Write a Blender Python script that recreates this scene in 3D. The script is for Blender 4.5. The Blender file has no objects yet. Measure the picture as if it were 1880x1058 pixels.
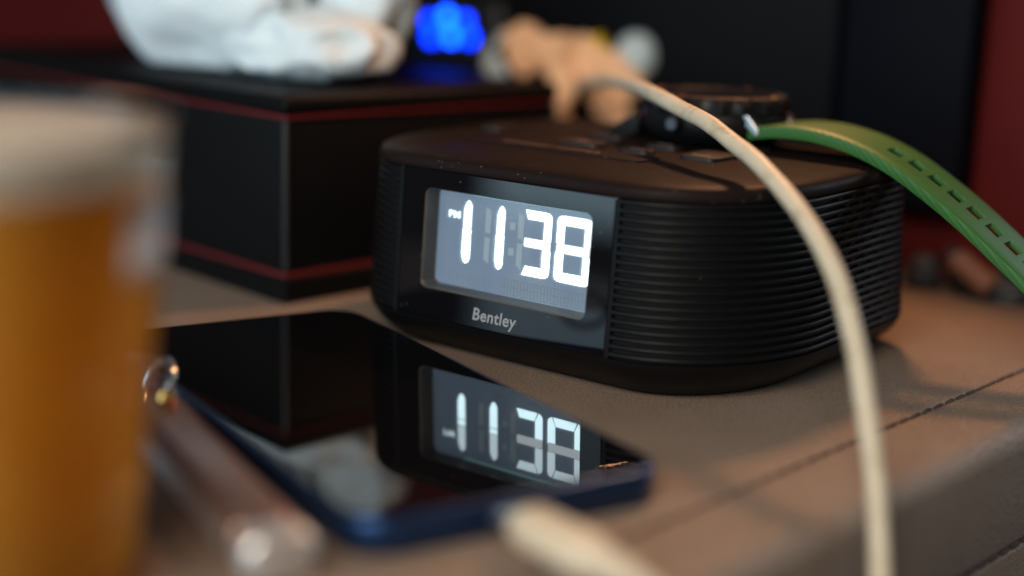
import bpy, bmesh, math, random
from mathutils import Vector, Matrix, noise

random.seed(7)
sc = bpy.context.scene
C = sc.collection
MM = 0.001
R_ = math.radians

# ------------------------------------------------------------------ camera
cam_d = bpy.data.cameras.new('camera')
cam = bpy.data.objects.new('camera', cam_d)
C.objects.link(cam)
YAW, PITCH, ROLL = 0.6544, 0.2233, 0.0351
cp, sp, cy_, sy_ = math.cos(PITCH), math.sin(PITCH), math.cos(YAW), math.sin(YAW)
fwd = Vector((-sy_ * cp, cy_ * cp, -sp))
rgt = Vector((cy_, sy_, 0))
upv = rgt.cross(fwd)
r2 = rgt * math.cos(ROLL) + upv * math.sin(ROLL)
u2 = -rgt * math.sin(ROLL) + upv * math.cos(ROLL)
m3 = Matrix((r2, u2, -fwd)).transposed()
cam.matrix_world = Matrix.Translation(Vector((269.09, -297.96, 109.16)) * MM) @ m3.to_4x4()
cam_d.sensor_width = 36.0
cam_d.lens = 2733.36 / 1880 * 36
cam_d.clip_start = 0.005
cam_d.clip_end = 50
cam_d.dof.use_dof = True
cam_d.dof.focus_distance = 0.386
cam_d.dof.aperture_fstop = 2.85
cam_d.dof.aperture_blades = 9
sc.camera = cam

# ------------------------------------------------------------------ world and lamps
w = bpy.data.worlds.new('World')
sc.world = w
w.use_nodes = True
bg = w.node_tree.nodes['Background']
bg.inputs[0].default_value = (0.50, 0.52, 0.56, 1)
bg.inputs[1].default_value = 0.09

def area(name, loc, target, sx, sy, power, col, shape='RECTANGLE'):
    d = bpy.data.lights.new(name, 'AREA')
    d.shape = shape
    d.size = sx * MM
    d.size_y = sy * MM
    d.energy = power
    d.color = col
    o = bpy.data.objects.new(name, d)
    C.objects.link(o)
    o.location = Vector(loc) * MM
    dirv = (Vector(target) - Vector(loc)).normalized()
    o.rotation_euler = dirv.to_track_quat('-Z', 'Y').to_euler()
    return o
# cool window in front of the table, to the camera's left; warm reading lamp over the panel at the wall
area('window_light', (-85, -920, 320), (-85, 0, 320), 1210, 740, 9.2, (0.58, 0.84, 1.0))
# warm fill light added behind the camera to brighten the foreground
area('foreground_fill', (250, -520, 380), (50, -175, 40), 340, 300, 4.2, (1.0, 0.80, 0.60))
# cool daylight past the right end of the wall, grazing the padded edge
area('side_daylight', (430, 740, 290), (150, 0, 0), 260, 300, 1.5, (0.72, 0.88, 1.0))
lamp_d = bpy.data.lights.new('reading_lamp', 'SPOT')
lamp_d.energy = 2.5
lamp_d.color = (1.0, 0.46, 0.21)
lamp_d.spot_size = R_(82)
lamp_d.spot_blend = 0.5
lamp_d.shadow_soft_size = 0.016
lamp = bpy.data.objects.new('reading_lamp', lamp_d)
C.objects.link(lamp)
lamp.location = Vector((30, 184, 245)) * MM
lamp.rotation_euler = (Vector((75, -10, 0)) - Vector((30, 184, 245))).to_track_quat('-Z', 'Y').to_euler()

sc.view_settings.view_transform = 'Standard'
sc.view_settings.look = 'None'
sc.view_settings.gamma = 1
sc.view_settings.exposure = 0
sc.render.engine = 'CYCLES'
sc.cycles.use_denoising = True
sc.cycles.max_bounces = 10
sc.cycles.transmission_bounces = 10
sc.cycles.diffuse_bounces = 7
sc.cycles.transparent_max_bounces = 8
sc.cycles.caustics_reflective = False
sc.cycles.caustics_refractive = False
sc.cycles.sample_clamp_indirect = 4

# ------------------------------------------------------------------ materials
MAT = {}
def mat(name, col, rough=0.5, metal=0.0, var=0.0, vscale=200.0, bump=0.0, bscale=600.0, spec=0.5,
        emit=None, estr=0.0, trans=0.0, ior=1.45, rvar=0.0, sss=0.0, coat=0.0):
    m = bpy.data.materials.new(name)
    m.use_nodes = True
    nt = m.node_tree
    b = nt.nodes['Principled BSDF']
    b.inputs['Base Color'].default_value = (*col, 1)
    b.inputs['Roughness'].default_value = rough
    b.inputs['Metallic'].default_value = metal
    b.inputs['Specular IOR Level'].default_value = spec
    b.inputs['IOR'].default_value = ior
    b.inputs['Transmission Weight'].default_value = trans
    b.inputs['Coat Weight'].default_value = coat
    if sss:
        b.inputs['Subsurface Weight'].default_value = sss
        b.inputs['Subsurface Radius'].default_value = (0.004, 0.003, 0.002)
        b.inputs['Subsurface Scale'].default_value = 1.0
    if emit:
        b.inputs['Emission Color'].default_value = (*emit, 1)
        b.inputs['Emission Strength'].default_value = estr
    tc = nt.nodes.new('ShaderNodeTexCoord')
    if var or rvar:
        n = nt.nodes.new('ShaderNodeTexNoise')
        n.inputs['Scale'].default_value = vscale
        n.inputs['Detail'].default_value = 5
        nt.links.new(tc.outputs['Object'], n.inputs['Vector'])
        if var:
            mx = nt.nodes.new('ShaderNodeMix'); mx.data_type = 'RGBA'
            mx.inputs['A'].default_value = (*[c * (1 - var) for c in col], 1)
            mx.inputs['B'].default_value = (*[min(1, c * (1 + var)) for c in col], 1)
            nt.links.new(n.outputs['Fac'], mx.inputs['Factor'])
            nt.links.new(mx.outputs['Result'], b.inputs['Base Color'])
        if rvar:
            mr = nt.nodes.new('ShaderNodeMapRange')
            mr.inputs['To Min'].default_value = max(0, rough - rvar)
            mr.inputs['To Max'].default_value = min(1, rough + rvar)
            nt.links.new(n.outputs['Fac'], mr.inputs['Value'])
            nt.links.new(mr.outputs['Result'], b.inputs['Roughness'])
    if bump:
        n2 = nt.nodes.new('ShaderNodeTexNoise')
        n2.inputs['Scale'].default_value = bscale
        n2.inputs['Detail'].default_value = 4
        nt.links.new(tc.outputs['Object'], n2.inputs['Vector'])
        bp = nt.nodes.new('ShaderNodeBump')
        bp.inputs['Strength'].default_value = 1.0
        bp.inputs['Distance'].default_value = bump * MM
        nt.links.new(n2.outputs['Fac'], bp.inputs['Height'])
        nt.links.new(bp.outputs['Normal'], b.inputs['Normal'])
    MAT[name] = m
    return m

def N(m, t, **k):
    n = m.node_tree.nodes.new(t)
    for a, v in k.items():
        setattr(n, a, v)
    return n
def L(m, a, b): m.node_tree.links.new(a, b)

def leather():
    m = mat('leather', (0.34, 0.235, 0.175), 0.5, spec=0.4)
    nt = m.node_tree; b = nt.nodes['Principled BSDF']
    tc = N(m, 'ShaderNodeTexCoord')
    big = N(m, 'ShaderNodeTexNoise'); big.inputs['Scale'].default_value = 30; big.inputs['Detail'].default_value = 6
    L(m, tc.outputs['Object'], big.inputs['Vector'])
    mx = N(m, 'ShaderNodeMix', data_type='RGBA')
    mx.inputs['A'].default_value = (0.195, 0.152, 0.122, 1); mx.inputs['B'].default_value = (0.265, 0.205, 0.165, 1)
    L(m, big.outputs['Fac'], mx.inputs['Factor'])
    warp = N(m, 'ShaderNodeTexNoise'); warp.inputs['Scale'].default_value = 400; warp.inputs['Detail'].default_value = 3
    L(m, tc.outputs['Object'], warp.inputs['Vector'])
    ad = N(m, 'ShaderNodeVectorMath', operation='MULTIPLY_ADD')
    ad.inputs[1].default_value = (0.0012, 0.0012, 0.0012)
    L(m, warp.outputs['Color'], ad.inputs[0]); L(m, tc.outputs['Object'], ad.inputs[2])
    vo = N(m, 'ShaderNodeTexVoronoi', feature='DISTANCE_TO_EDGE'); vo.inputs['Scale'].default_value = 850
    L(m, ad.outputs[0], vo.inputs['Vector'])
    mr = N(m, 'ShaderNodeMapRange'); mr.inputs['From Max'].default_value = 0.22
    L(m, vo.outputs['Distance'], mr.inputs['Value'])
    mx2 = N(m, 'ShaderNodeMix', data_type='RGBA')
    dk = N(m, 'ShaderNodeMix', data_type='RGBA', blend_type='MULTIPLY'); dk.inputs['Factor'].default_value = 1
    dk.inputs['B'].default_value = (0.72, 0.70, 0.68, 1)
    L(m, mx.outputs['Result'], dk.inputs['A'])
    L(m, mr.outputs['Result'], mx2.inputs['Factor']); L(m, dk.outputs['Result'], mx2.inputs['A']); L(m, mx.outputs['Result'], mx2.inputs['B'])
    L(m, mx2.outputs['Result'], b.inputs['Base Color'])
    fine = N(m, 'ShaderNodeTexNoise'); fine.inputs['Scale'].default_value = 2600; fine.inputs['Detail'].default_value = 2
    L(m, tc.outputs['Object'], fine.inputs['Vector'])
    sm = N(m, 'ShaderNodeMath', operation='MULTIPLY_ADD'); sm.inputs[1].default_value = 0.35
    L(m, fine.outputs['Fac'], sm.inputs[0]); L(m, mr.outputs['Result'], sm.inputs[2])
    sm2 = N(m, 'ShaderNodeMath', operation='MULTIPLY_ADD'); sm2.inputs[1].default_value = 5.0
    L(m, big.outputs['Fac'], sm2.inputs[0]); L(m, sm.outputs[0], sm2.inputs[2])
    bp = N(m, 'ShaderNodeBump'); bp.inputs['Strength'].default_value = 1; bp.inputs['Distance'].default_value = 0.00016
    L(m, sm2.outputs[0], bp.inputs['Height']); L(m, bp.outputs['Normal'], b.inputs['Normal'])
    rr = N(m, 'ShaderNodeMapRange'); rr.inputs['To Min'].default_value = 0.38; rr.inputs['To Max'].default_value = 0.62
    L(m, big.outputs['Fac'], rr.inputs['Value']); L(m, rr.outputs['Result'], b.inputs['Roughness'])
leather()

def dusty(name, col, rough, dust_scale, thresh, dustcol=(0.45, 0.42, 0.38), bump=0.0, spec=0.5, rvar=0.08):
    """dark plastic or glass with sparse pale dust specks"""
    m = mat(name, col, rough, spec=spec, rvar=rvar, vscale=90, bump=bump, bscale=3000)
    b = m.node_tree.nodes['Principled BSDF']
    tc = N(m, 'ShaderNodeTexCoord')
    vo = N(m, 'ShaderNodeTexVoronoi'); vo.inputs['Scale'].default_value = dust_scale
    L(m, tc.outputs['Object'], vo.inputs['Vector'])
    lt = N(m, 'ShaderNodeMath', operation='LESS_THAN'); lt.inputs[1].default_value = thresh
    L(m, vo.outputs['Distance'], lt.inputs[0])
    sep = N(m, 'ShaderNodeSeparateColor'); L(m, vo.outputs['Color'], sep.inputs[0])
    gt = N(m, 'ShaderNodeMath', operation='GREATER_THAN'); gt.inputs[1].default_value = 0.78
    L(m, sep.outputs[0], gt.inputs[0])
    big = N(m, 'ShaderNodeTexNoise'); big.inputs['Scale'].default_value = 45; L(m, tc.outputs['Object'], big.inputs['Vector'])
    gt2 = N(m, 'ShaderNodeMath', operation='GREATER_THAN'); gt2.inputs[1].default_value = 0.52
    L(m, big.outputs['Fac'], gt2.inputs[0])
    mu = N(m, 'ShaderNodeMath', operation='MULTIPLY'); L(m, lt.outputs[0], mu.inputs[0]); L(m, gt.outputs[0], mu.inputs[1])
    mu2 = N(m, 'ShaderNodeMath', operation='MULTIPLY'); L(m, mu.outputs[0], mu2.inputs[0]); L(m, gt2.outputs[0], mu2.inputs[1])
    mx = N(m, 'ShaderNodeMix', data_type='RGBA')
    mx.inputs['A'].default_value = (*col, 1); mx.inputs['B'].default_value = (*dustcol, 1)
    L(m, mu2.outputs[0], mx.inputs['Factor']); L(m, mx.outputs['Result'], b.inputs['Base Color'])
    return m

dusty('clock_top', (0.0105, 0.0070, 0.0064), 0.5, 900, 0.17, (0.11, 0.10, 0.09), bump=0.02, spec=0.07)
dusty('clock_body', (0.0038, 0.0040, 0.0047), 0.42, 700, 0.045, bump=0.015, rvar=0.1, spec=0.17)
dusty('panel_gloss', (0.003, 0.003, 0.004), 0.035, 500, 0.10, (0.09, 0.09, 0.10), rvar=0.015)
dusty('phone_glass', (0.003, 0.003, 0.0035), 0.018, 260, 0.04, (0.16, 0.15, 0.14), rvar=0.008)
mat('clock_core', (0.008, 0.008, 0.009), 0.7)
mat('bezel', (0.075, 0.066, 0.062), 0.38, bump=0.01, bscale=2000)
mat('print_grey', (0.26, 0.275, 0.30), 0.5, var=0.1)
mat('print_dim', (0.22, 0.15, 0.13), 0.5, var=0.2, vscale=900)
mat('button', (0.015, 0.011, 0.0105), 0.45, spec=0.25, rvar=0.08)
mat('thread', (0.045, 0.026, 0.020), 0.75, bump=0.1, bscale=3000)
mat('box_leather', (0.0028, 0.0028, 0.0032), 0.5, bump=0.08, bscale=900, rvar=0.1, spec=0.12)
mat('box_seam', (0.012, 0.0125, 0.014), 0.5, rvar=0.1)
mat('red_trim', (0.085, 0.004, 0.005), 0.55, var=0.25, bump=0.05)
mat('tissue', (0.62, 0.70, 0.74), 0.9, spec=0.1, var=0.02, bump=0.04, bscale=300, sss=0.4)
mat('phone_frame', (0.022, 0.060, 0.165), 0.32, metal=0.85, rvar=0.06)
mat('phone_port', (0.01, 0.01, 0.012), 0.4)
mat('rose_metal', (0.32, 0.215, 0.19), 0.34, metal=0.8, var=0.12, rvar=0.1)
mat('silver', (0.62, 0.64, 0.66), 0.25, metal=1.0, rvar=0.08)
mat('satin_silver', (0.72, 0.74, 0.76), 0.38, metal=0.85, rvar=0.08)
mat('dark_steel', (0.09, 0.09, 0.10), 0.34, metal=0.9, rvar=0.1)
mat('gold', (0.90, 0.52, 0.16), 0.18, metal=1.0)
mat('label_white', (0.85, 0.88, 0.90), 0.35, var=0.08)
mat('label_grey', (0.30, 0.33, 0.36), 0.35, var=0.08)
mat('strap_green', (0.021, 0.100, 0.016), 0.5, var=0.08)
mat('lug_steel', (0.42, 0.44, 0.47), 0.34, metal=1.0, rvar=0.08)
mat('watch_black', (0.006, 0.006, 0.007), 0.42, spec=0.25, rvar=0.1, bump=0.02)
mat('watch_glass', (0.01, 0.01, 0.012), 0.05)
mat('copper_mark', (0.55, 0.22, 0.06), 0.4, metal=0.6)
mat('peach', (0.93, 0.52, 0.30), 0.7, var=0.14, vscale=60, bump=0.5, bscale=180, spec=0.25, sss=0.2)
mat('frosted', (0.62, 0.72, 0.74), 0.4, trans=0.25, var=0.1, vscale=80)
mat('yellow', (0.80, 0.50, 0.01), 0.4, var=0.1)
mat('black_plastic', (0.012, 0.013, 0.016), 0.35, rvar=0.1)
mat('panel_dark', (0.004, 0.0045, 0.006), 0.6, spec=0.06, rvar=0.1, var=0.3, vscale=15)
mat('panel_black', (0.003, 0.0035, 0.006), 0.6, spec=0.05, rvar=0.1)
mat('wall_red', (0.075, 0.0030, 0.0029), 0.7, spec=0.2, var=0.18, vscale=40, bump=0.25, bscale=700)
mat('led_blue', (0.0, 0.05, 0.6), 0.3, emit=(0.002, 0.06, 1.0), estr=17)
mat('led_blue_dim', (0.0, 0.05, 0.6), 0.3, emit=(0.0, 0.03, 1.0), estr=9)
mat('brown_rubber', (0.23, 0.10, 0.06), 0.5, var=0.2, vscale=300)
mat('dark_grey', (0.045, 0.05, 0.058), 0.45, var=0.1)
mat('seg_hi', (0.8, 0.8, 0.8), 0.4, emit=(0.66, 0.92, 1.0), estr=4.8)
mat('seg_mid', (0.6, 0.6, 0.6), 0.4, emit=(0.72, 0.92, 1.0), estr=2.5)
mat('seg_lo', (0.5, 0.5, 0.5), 0.4, emit=(0.84, 0.94, 1.0), estr=1.35)
mat('lcd_ghost', (0.02, 0.025, 0.03), 0.4, emit=(0.13, 0.172, 0.20), estr=1.0)
mat('lcd_ghost_lit', (0.03, 0.035, 0.04), 0.4, emit=(0.24, 0.32, 0.35), estr=1.0)
mat('lcd_strip', (0.1, 0.1, 0.1), 0.4, emit=(0.32, 0.66, 0.66), estr=0.9)

def cable_mat():
    m = mat('cream_rubber', (0.62, 0.52, 0.36), 0.48, spec=0.4)
    b = m.node_tree.nodes['Principled BSDF']
    tc = N(m, 'ShaderNodeTexCoord')
    n = N(m, 'ShaderNodeTexNoise'); n.inputs['Scale'].default_value = 140; n.inputs['Detail'].default_value = 8; n.inputs['Roughness'].default_value = 0.7
    L(m, tc.outputs['Object'], n.inputs['Vector'])
    cr = N(m, 'ShaderNodeValToRGB')
    cr.color_ramp.elements[0].position = 0.30; cr.color_ramp.elements[0].color = (0.34, 0.285, 0.19, 1)
    cr.color_ramp.elements[1].position = 0.48; cr.color_ramp.elements[1].color = (0.50, 0.44, 0.335, 1)
    L(m, n.outputs['Fac'], cr.inputs['Fac'])
    n2 = N(m, 'ShaderNodeTexNoise'); n2.inputs['Scale'].default_value = 700; n2.inputs['Detail'].default_value = 3
    L(m, tc.outputs['Object'], n2.inputs['Vector'])
    cr2 = N(m, 'ShaderNodeValToRGB')
    cr2.color_ramp.elements[0].position = 0.26; cr2.color_ramp.elements[0].color = (0.50, 0.42, 0.3, 1)
    cr2.color_ramp.elements[1].position = 0.35; cr2.color_ramp.elements[1].color = (1, 1, 1, 1)
    L(m, n2.outputs['Fac'], cr2.inputs['Fac'])
    mx = N(m, 'ShaderNodeMix', data_type='RGBA', blend_type='MULTIPLY'); mx.inputs['Factor'].default_value = 1
    L(m, cr.outputs['Color'], mx.inputs['A']); L(m, cr2.outputs['Color'], mx.inputs['B'])
    L(m, mx.outputs['Result'], b.inputs['Base Color'])
    bp = N(m, 'ShaderNodeBump'); bp.inputs['Distance'].default_value = 0.00012
    L(m, n2.outputs['Fac'], bp.inputs['Height']); L(m, bp.outputs['Normal'], b.inputs['Normal'])
cable_mat()

def strap_mat():
    m = MAT['strap_green']; b = m.node_tree.nodes['Principled BSDF']
    tc = N(m, 'ShaderNodeTexCoord')
    wv = N(m, 'ShaderNodeTexWave', bands_direction='DIAGONAL'); wv.inputs['Scale'].default_value = 330; wv.inputs['Distortion'].default_value = 0.6
    L(m, tc.outputs['Object'], wv.inputs['Vector'])
    bp = N(m, 'ShaderNodeBump'); bp.inputs['Distance'].default_value = 0.000035
    L(m, wv.outputs['Fac'], bp.inputs['Height']); L(m, bp.outputs['Normal'], b.inputs['Normal'])
strap_mat()

def lcd_mat():
    m = mat('lcd', (0.03, 0.035, 0.04), 0.35)
    b = m.node_tree.nodes['Principled BSDF']
    tc = N(m, 'ShaderNodeTexCoord')
    n = N(m, 'ShaderNodeTexNoise'); n.inputs['Scale'].default_value = 50; n.inputs['Detail'].default_value = 2
    L(m, tc.outputs['Object'], n.inputs['Vector'])
    mx = N(m, 'ShaderNodeMix', data_type='RGBA')
    mx.inputs['A'].default_value = (0.070, 0.112, 0.185, 1); mx.inputs['B'].default_value = (0.15, 0.19, 0.225, 1)
    L(m, n.outputs['Fac'], mx.inputs['Factor'])
    L(m, mx.outputs['Result'], b.inputs['Emission Color'])
    b.inputs['Emission Strength'].default_value = 1.35
lcd_mat()

def clear_pane(name, tint=(1, 1, 1), rough=0.02, ior=1.48):
    m = bpy.data.materials.new(name); m.use_nodes = True
    nt = m.node_tree; nt.nodes.clear()
    out = nt.nodes.new('ShaderNodeOutputMaterial'); mixn = nt.nodes.new('ShaderNodeMixShader')
    fr = nt.nodes.new('ShaderNodeFresnel'); fr.inputs['IOR'].default_value = ior
    tr = nt.nodes.new('ShaderNodeBsdfTransparent'); tr.inputs[0].default_value = (*tint, 1)
    gl = nt.nodes.new('ShaderNodeBsdfGlossy'); gl.inputs['Roughness'].default_value = rough
    nt.links.new(fr.outputs[0], mixn.inputs[0]); nt.links.new(tr.outputs[0], mixn.inputs[1]); nt.links.new(gl.outputs[0], mixn.inputs[2])
    nt.links.new(mixn.outputs[0], out.inputs[0])
    MAT[name] = m
clear_pane('screen_glass', (0.95, 0.97, 0.98))
def haze_glass(m, amount):
    nt = m.node_tree
    mixn = [n for n in nt.nodes if n.type == 'MIX_SHADER'][0]; tr = [n for n in nt.nodes if n.type == 'BSDF_TRANSPARENT'][0]
    rf = nt.nodes.new('ShaderNodeBsdfRefraction'); rf.inputs['Roughness'].default_value = 0.75; rf.inputs['IOR'].default_value = 1.09
    mx = nt.nodes.new('ShaderNodeMixShader'); mx.inputs[0].default_value = amount
    nt.links.new(tr.outputs[0], mx.inputs[1]); nt.links.new(rf.outputs[0], mx.inputs[2]); nt.links.new(mx.outputs[0], mixn.inputs[1])
haze_glass(MAT['screen_glass'], 0.14)
clear_pane('drink_glass', (0.97, 0.98, 0.97), 0.05, 1.22)

def liquid_mat(name, c0, c1):
    m = bpy.data.materials.new(name); m.use_nodes = True
    nt = m.node_tree; nt.nodes.clear()
    out = nt.nodes.new('ShaderNodeOutputMaterial')
    tc = nt.nodes.new('ShaderNodeTexCoord'); nz = nt.nodes.new('ShaderNodeTexNoise'); nz.inputs['Scale'].default_value = 60
    nt.links.new(tc.outputs['Object'], nz.inputs['Vector'])
    cr = nt.nodes.new('ShaderNodeValToRGB')
    cr.color_ramp.elements[0].position = 0.35; cr.color_ramp.elements[0].color = (*c0, 1)
    cr.color_ramp.elements[1].position = 0.65; cr.color_ramp.elements[1].color = (*c1, 1)
    nt.links.new(nz.outputs['Fac'], cr.inputs['Fac'])
    tl = nt.nodes.new('ShaderNodeBsdfTranslucent'); df = nt.nodes.new('ShaderNodeBsdfDiffuse')
    nt.links.new(cr.outputs[0], tl.inputs[0]); nt.links.new(cr.outputs[0], df.inputs[0])
    gl = nt.nodes.new('ShaderNodeBsdfGlossy'); gl.inputs['Roughness'].default_value = 0.2
    fr = nt.nodes.new('ShaderNodeFresnel'); fr.inputs['IOR'].default_value = 1.15
    a = nt.nodes.new('ShaderNodeMixShader'); a.inputs[0].default_value = 0.38
    b = nt.nodes.new('ShaderNodeMixShader')
    nt.links.new(tl.outputs[0], a.inputs[1]); nt.links.new(df.outputs[0], a.inputs[2])
    nt.links.new(fr.outputs[0], b.inputs[0]); nt.links.new(a.outputs[0], b.inputs[1]); nt.links.new(gl.outputs[0], b.inputs[2])
    nt.links.new(b.outputs[0], out.inputs[0])
    MAT[name] = m
liquid_mat('beer', (1.0, 0.52, 0.075), (1.0, 0.60, 0.12))
liquid_mat('foam', (0.97, 0.95, 0.88), (0.99, 0.98, 0.93))

# ------------------------------------------------------------------ helpers
def mesh_obj(name, verts, faces, material, parent=None, smooth=True, world=True):
    """verts in mm"""
    me = bpy.data.meshes.new(name)
    me.from_pydata([tuple(c * MM for c in v) for v in verts], [], faces)
    me.materials.append(MAT[material])
    if smooth:
        for p in me.polygons: p.use_smooth = True
    o = bpy.data.objects.new(name, me)
    C.objects.link(o)
    if parent:
        o.parent = parent
        if world: o.matrix_parent_inverse = parent.matrix_world.inverted()
    fix(me)
    return o

def fix(me):
    bm = bmesh.new(); bm.from_mesh(me)
    bmesh.ops.recalc_face_normals(bm, faces=bm.faces)
    bm.to_mesh(me); bm.free()

def autosmooth(o, ang=35):
    me = o.data
    bm = bmesh.new(); bm.from_mesh(me)
    for e in bm.edges:
        if len(e.link_faces) == 2 and e.calc_face_angle(0) > R_(ang):
            e.smooth = False
    bm.to_mesh(me); bm.free()
    return o

def bev(o, wmm, seg=2, ang=30):
    b = o.modifiers.new('bevel', 'BEVEL'); b.width = wmm * MM; b.segments = seg; b.limit_method = 'ANGLE'; b.angle_limit = R_(ang)
    return o

def root(name, loc, label, cat, group=None):
    o = bpy.data.objects.new(name, None)
    o.empty_display_size = 0.01
    C.objects.link(o)
    o.location = Vector(loc) * MM
    o.matrix_world = Matrix.Translation(o.location)
    tag(o, label, cat, group)
    return o
def tag(o, label, cat, group=None):
    o['label'] = label; o['category'] = cat
    if group: o['group'] = group
    return o

def box_vf(c, d, rz=0.0):
    cx, cy, cz = c; dx, dy, dz = [k / 2 for k in d]
    v = []
    for sx, sy, sz in ((-1,-1,-1),(1,-1,-1),(1,1,-1),(-1,1,-1),(-1,-1,1),(1,-1,1),(1,1,1),(-1,1,1)):
        x, y = sx * dx, sy * dy
        v.append((cx + x * math.cos(rz) - y * math.sin(rz), cy + x * math.sin(rz) + y * math.cos(rz), cz + sz * dz))
    f = [(0,3,2,1),(4,5,6,7),(0,1,5,4),(1,2,6,5),(2,3,7,6),(3,0,4,7)]
    return v, f
def box(name, c, d, material, parent=None, rz=0.0, bevel=0.0, seg=2):
    v, f = box_vf(c, d, rz)
    o = mesh_obj(name, v, f, material, parent, smooth=bevel > 0)
    if bevel: bev(o, bevel, seg)
    return o

def rings(name, loops, material, parent=None, closed=True, cap0=False, cap1=False, ang=35):
    n = len(loops[0]); v = [p for lp in loops for p in lp]; f = []
    for i in range(len(loops) - 1):
        for j in range(n if closed else n - 1):
            k = (j + 1) % n
            f.append((i * n + j, i * n + k, (i + 1) * n + k, (i + 1) * n + j))
    if cap0: f.append(tuple(reversed(range(n))))
    if cap1: f.append(tuple(range((len(loops) - 1) * n, len(loops) * n)))
    o = mesh_obj(name, v, f, material, parent)
    return autosmooth(o, ang)

def lathe(name, prof, material, parent, origin, axis=Vector((0, 0, 1)), n=40, cap0=True, cap1=True, ang=35):
    """prof: list of (radius, height along axis), mm"""
    ax = Vector(axis).normalized()
    t = ax.orthogonal().normalized(); b = ax.cross(t)
    lo = []
    for r, h in prof:
        lo.append([tuple(Vector(origin) + ax * h + (t * math.cos(2 * math.pi * k / n) + b * math.sin(2 * math.pi * k / n)) * r) for k in range(n)])
    return rings(name, lo, material, parent, True, cap0, cap1, ang)

def catmull(pts, per=10):
    P = [Vector(p) for p in pts]; out = []
    P = [P[0] * 2 - P[1]] + P + [P[-1] * 2 - P[-2]]
    for i in range(1, len(P) - 2):
        for k in range(per):
            t = k / per
            out.append(0.5 * ((2 * P[i]) + (P[i+1] - P[i-1]) * t + (2*P[i-1] - 5*P[i] + 4*P[i+1] - P[i+2]) * t*t + (3*P[i] - P[i-1] - 3*P[i+1] + P[i+2]) * t**3))
    out.append(P[-2])
    return out

def tube(name, pts, rad, material, parent=None, n=16, per=10, cap=True):
    path = catmull(pts, per); m = len(path); lo = []
    up = Vector((0, 0, 1)); prev = None
    for i, p in enumerate(path):
        tg = (path[min(i + 1, m - 1)] - path[max(i - 1, 0)]).normalized()
        if prev is None: s = tg.cross(up).normalized()
        else:
            s = (prev - tg * prev.dot(tg)).normalized()
        prev = s; b = tg.cross(s)
        r = rad(i / (m - 1)) if callable(rad) else rad
        lo.append([tuple(p + (s * math.cos(2*math.pi*k/n) + b * math.sin(2*math.pi*k/n)) * r) for k in range(n)])
    return rings(name, lo, material, parent, True, cap, cap, 60)

def text_vf(body, size, offset=0.0, extrude=0.0, shear=0.0, align='LEFT'):
    cu = bpy.data.curves.new('lettering', 'FONT')
    cu.body = body; cu.size = size; cu.offset = offset; cu.extrude = extrude; cu.shear = shear; cu.align_x = align
    cu.resolution_u = 4; cu.space_character = 1.06
    o = bpy.data.objects.new('lettering', cu); C.objects.link(o)
    dg = bpy.context.evaluated_depsgraph_get(); dg.update()
    me = bpy.data.meshes.new_from_object(o.evaluated_get(dg))
    v = [tuple(x.co) for x in me.vertices]; f = [tuple(p.vertices) for p in me.polygons]
    bpy.data.objects.remove(o); bpy.data.curves.remove(cu); bpy.data.meshes.remove(me)
    return v, f

# ================================================================== SETTING
EDY = 1.492
ed = Vector((math.cos(EDY), math.sin(EDY), 0)); en = Vector((ed.y, -ed.x, 0))
E0 = Vector((145.2, -100, 0))
def edge_pt(t, u, z): return E0 + ed * t + en * u + Vector((0, 0, z))
STU = -22.8
prof = [(-470, -60), (-470, -4), (-466, 0)] + [(-440 + 40 * i, 0) for i in range(10)]
prof += [(STU - 4, 0), (STU - 1.6, 0.0), (STU - 0.9, -0.15), (STU - 0.5, -0.7), (STU + 0.5, -0.7), (STU + 0.9, -0.15), (STU + 1.6, 0), (STU + 4, 0)]
RB = 6.5
prof += [(-RB + RB * math.sin(R_(a)) + 0.6, -RB + RB * math.cos(R_(a))) for a in range(0, 91, 10)]
prof += [(0.7, -20), (0.75, -29.5), (0.6, -30.4), (0.0, -30.8), (0.0, -31.8), (0.6, -32.2), (0.75, -33), (0.8, -60)]
T0, T1 = -128, 312
lo = []
for i in range(31):
    t = T0 + (T1 - T0) * i / 30
    lo.append([tuple(edge_pt(t, u, z)) for u, z in prof])
table = rings('table', lo, 'leather', None, True, True, True, 50)
table['kind'] = 'structure'; table['label'] = 'taupe leather covered bedside table top with dark stitched seam along its edge'
# every stitch of the two visible seams is a piece of its own
def stitch_mesh():
    v = []; f = []
    n = 6; prs = [(-2.55, .18), (-2.1, .5), (0, .62), (2.1, .5), (2.55, .18)]
    for x, r in prs:
        for k in range(n):
            a = 2 * math.pi * k / n
            v.append((x * MM, math.cos(a) * r * 1.15 * MM, math.sin(a) * r * 0.62 * MM))
    for i in range(4):
        for k in range(n):
            f.append((i*n+k, i*n+(k+1) % n, (i+1)*n+(k+1) % n, (i+1)*n+k))
    f.append(tuple(range(n))); f.append(tuple(range(4*n, 5*n)))
    me = bpy.data.meshes.new('stitch'); me.from_pydata(v, [], f); me.materials.append(MAT['thread'])
    for p in me.polygons: p.use_smooth = True
    fix(me)
    return me
sm = stitch_mesh()
for k in range(52):
    o = bpy.data.objects.new('stitch', sm); C.objects.link(o)
    o.location = edge_pt(-70 + 6.1 * k, STU + random.uniform(-.12, .12), -0.22) * MM
    o.rotation_euler = (0, R_(random.uniform(-3, 3)), EDY + R_(random.uniform(-3.5, 3.5) + 4)); o.parent = table
for k in range(20):
    o = bpy.data.objects.new('stitch', sm); C.objects.link(o)
    o.location = edge_pt(90 + 6.1 * k, 0.5, -31.3) * MM
    o.rotation_euler = (R_(90), 0, EDY); o.parent = table

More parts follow.
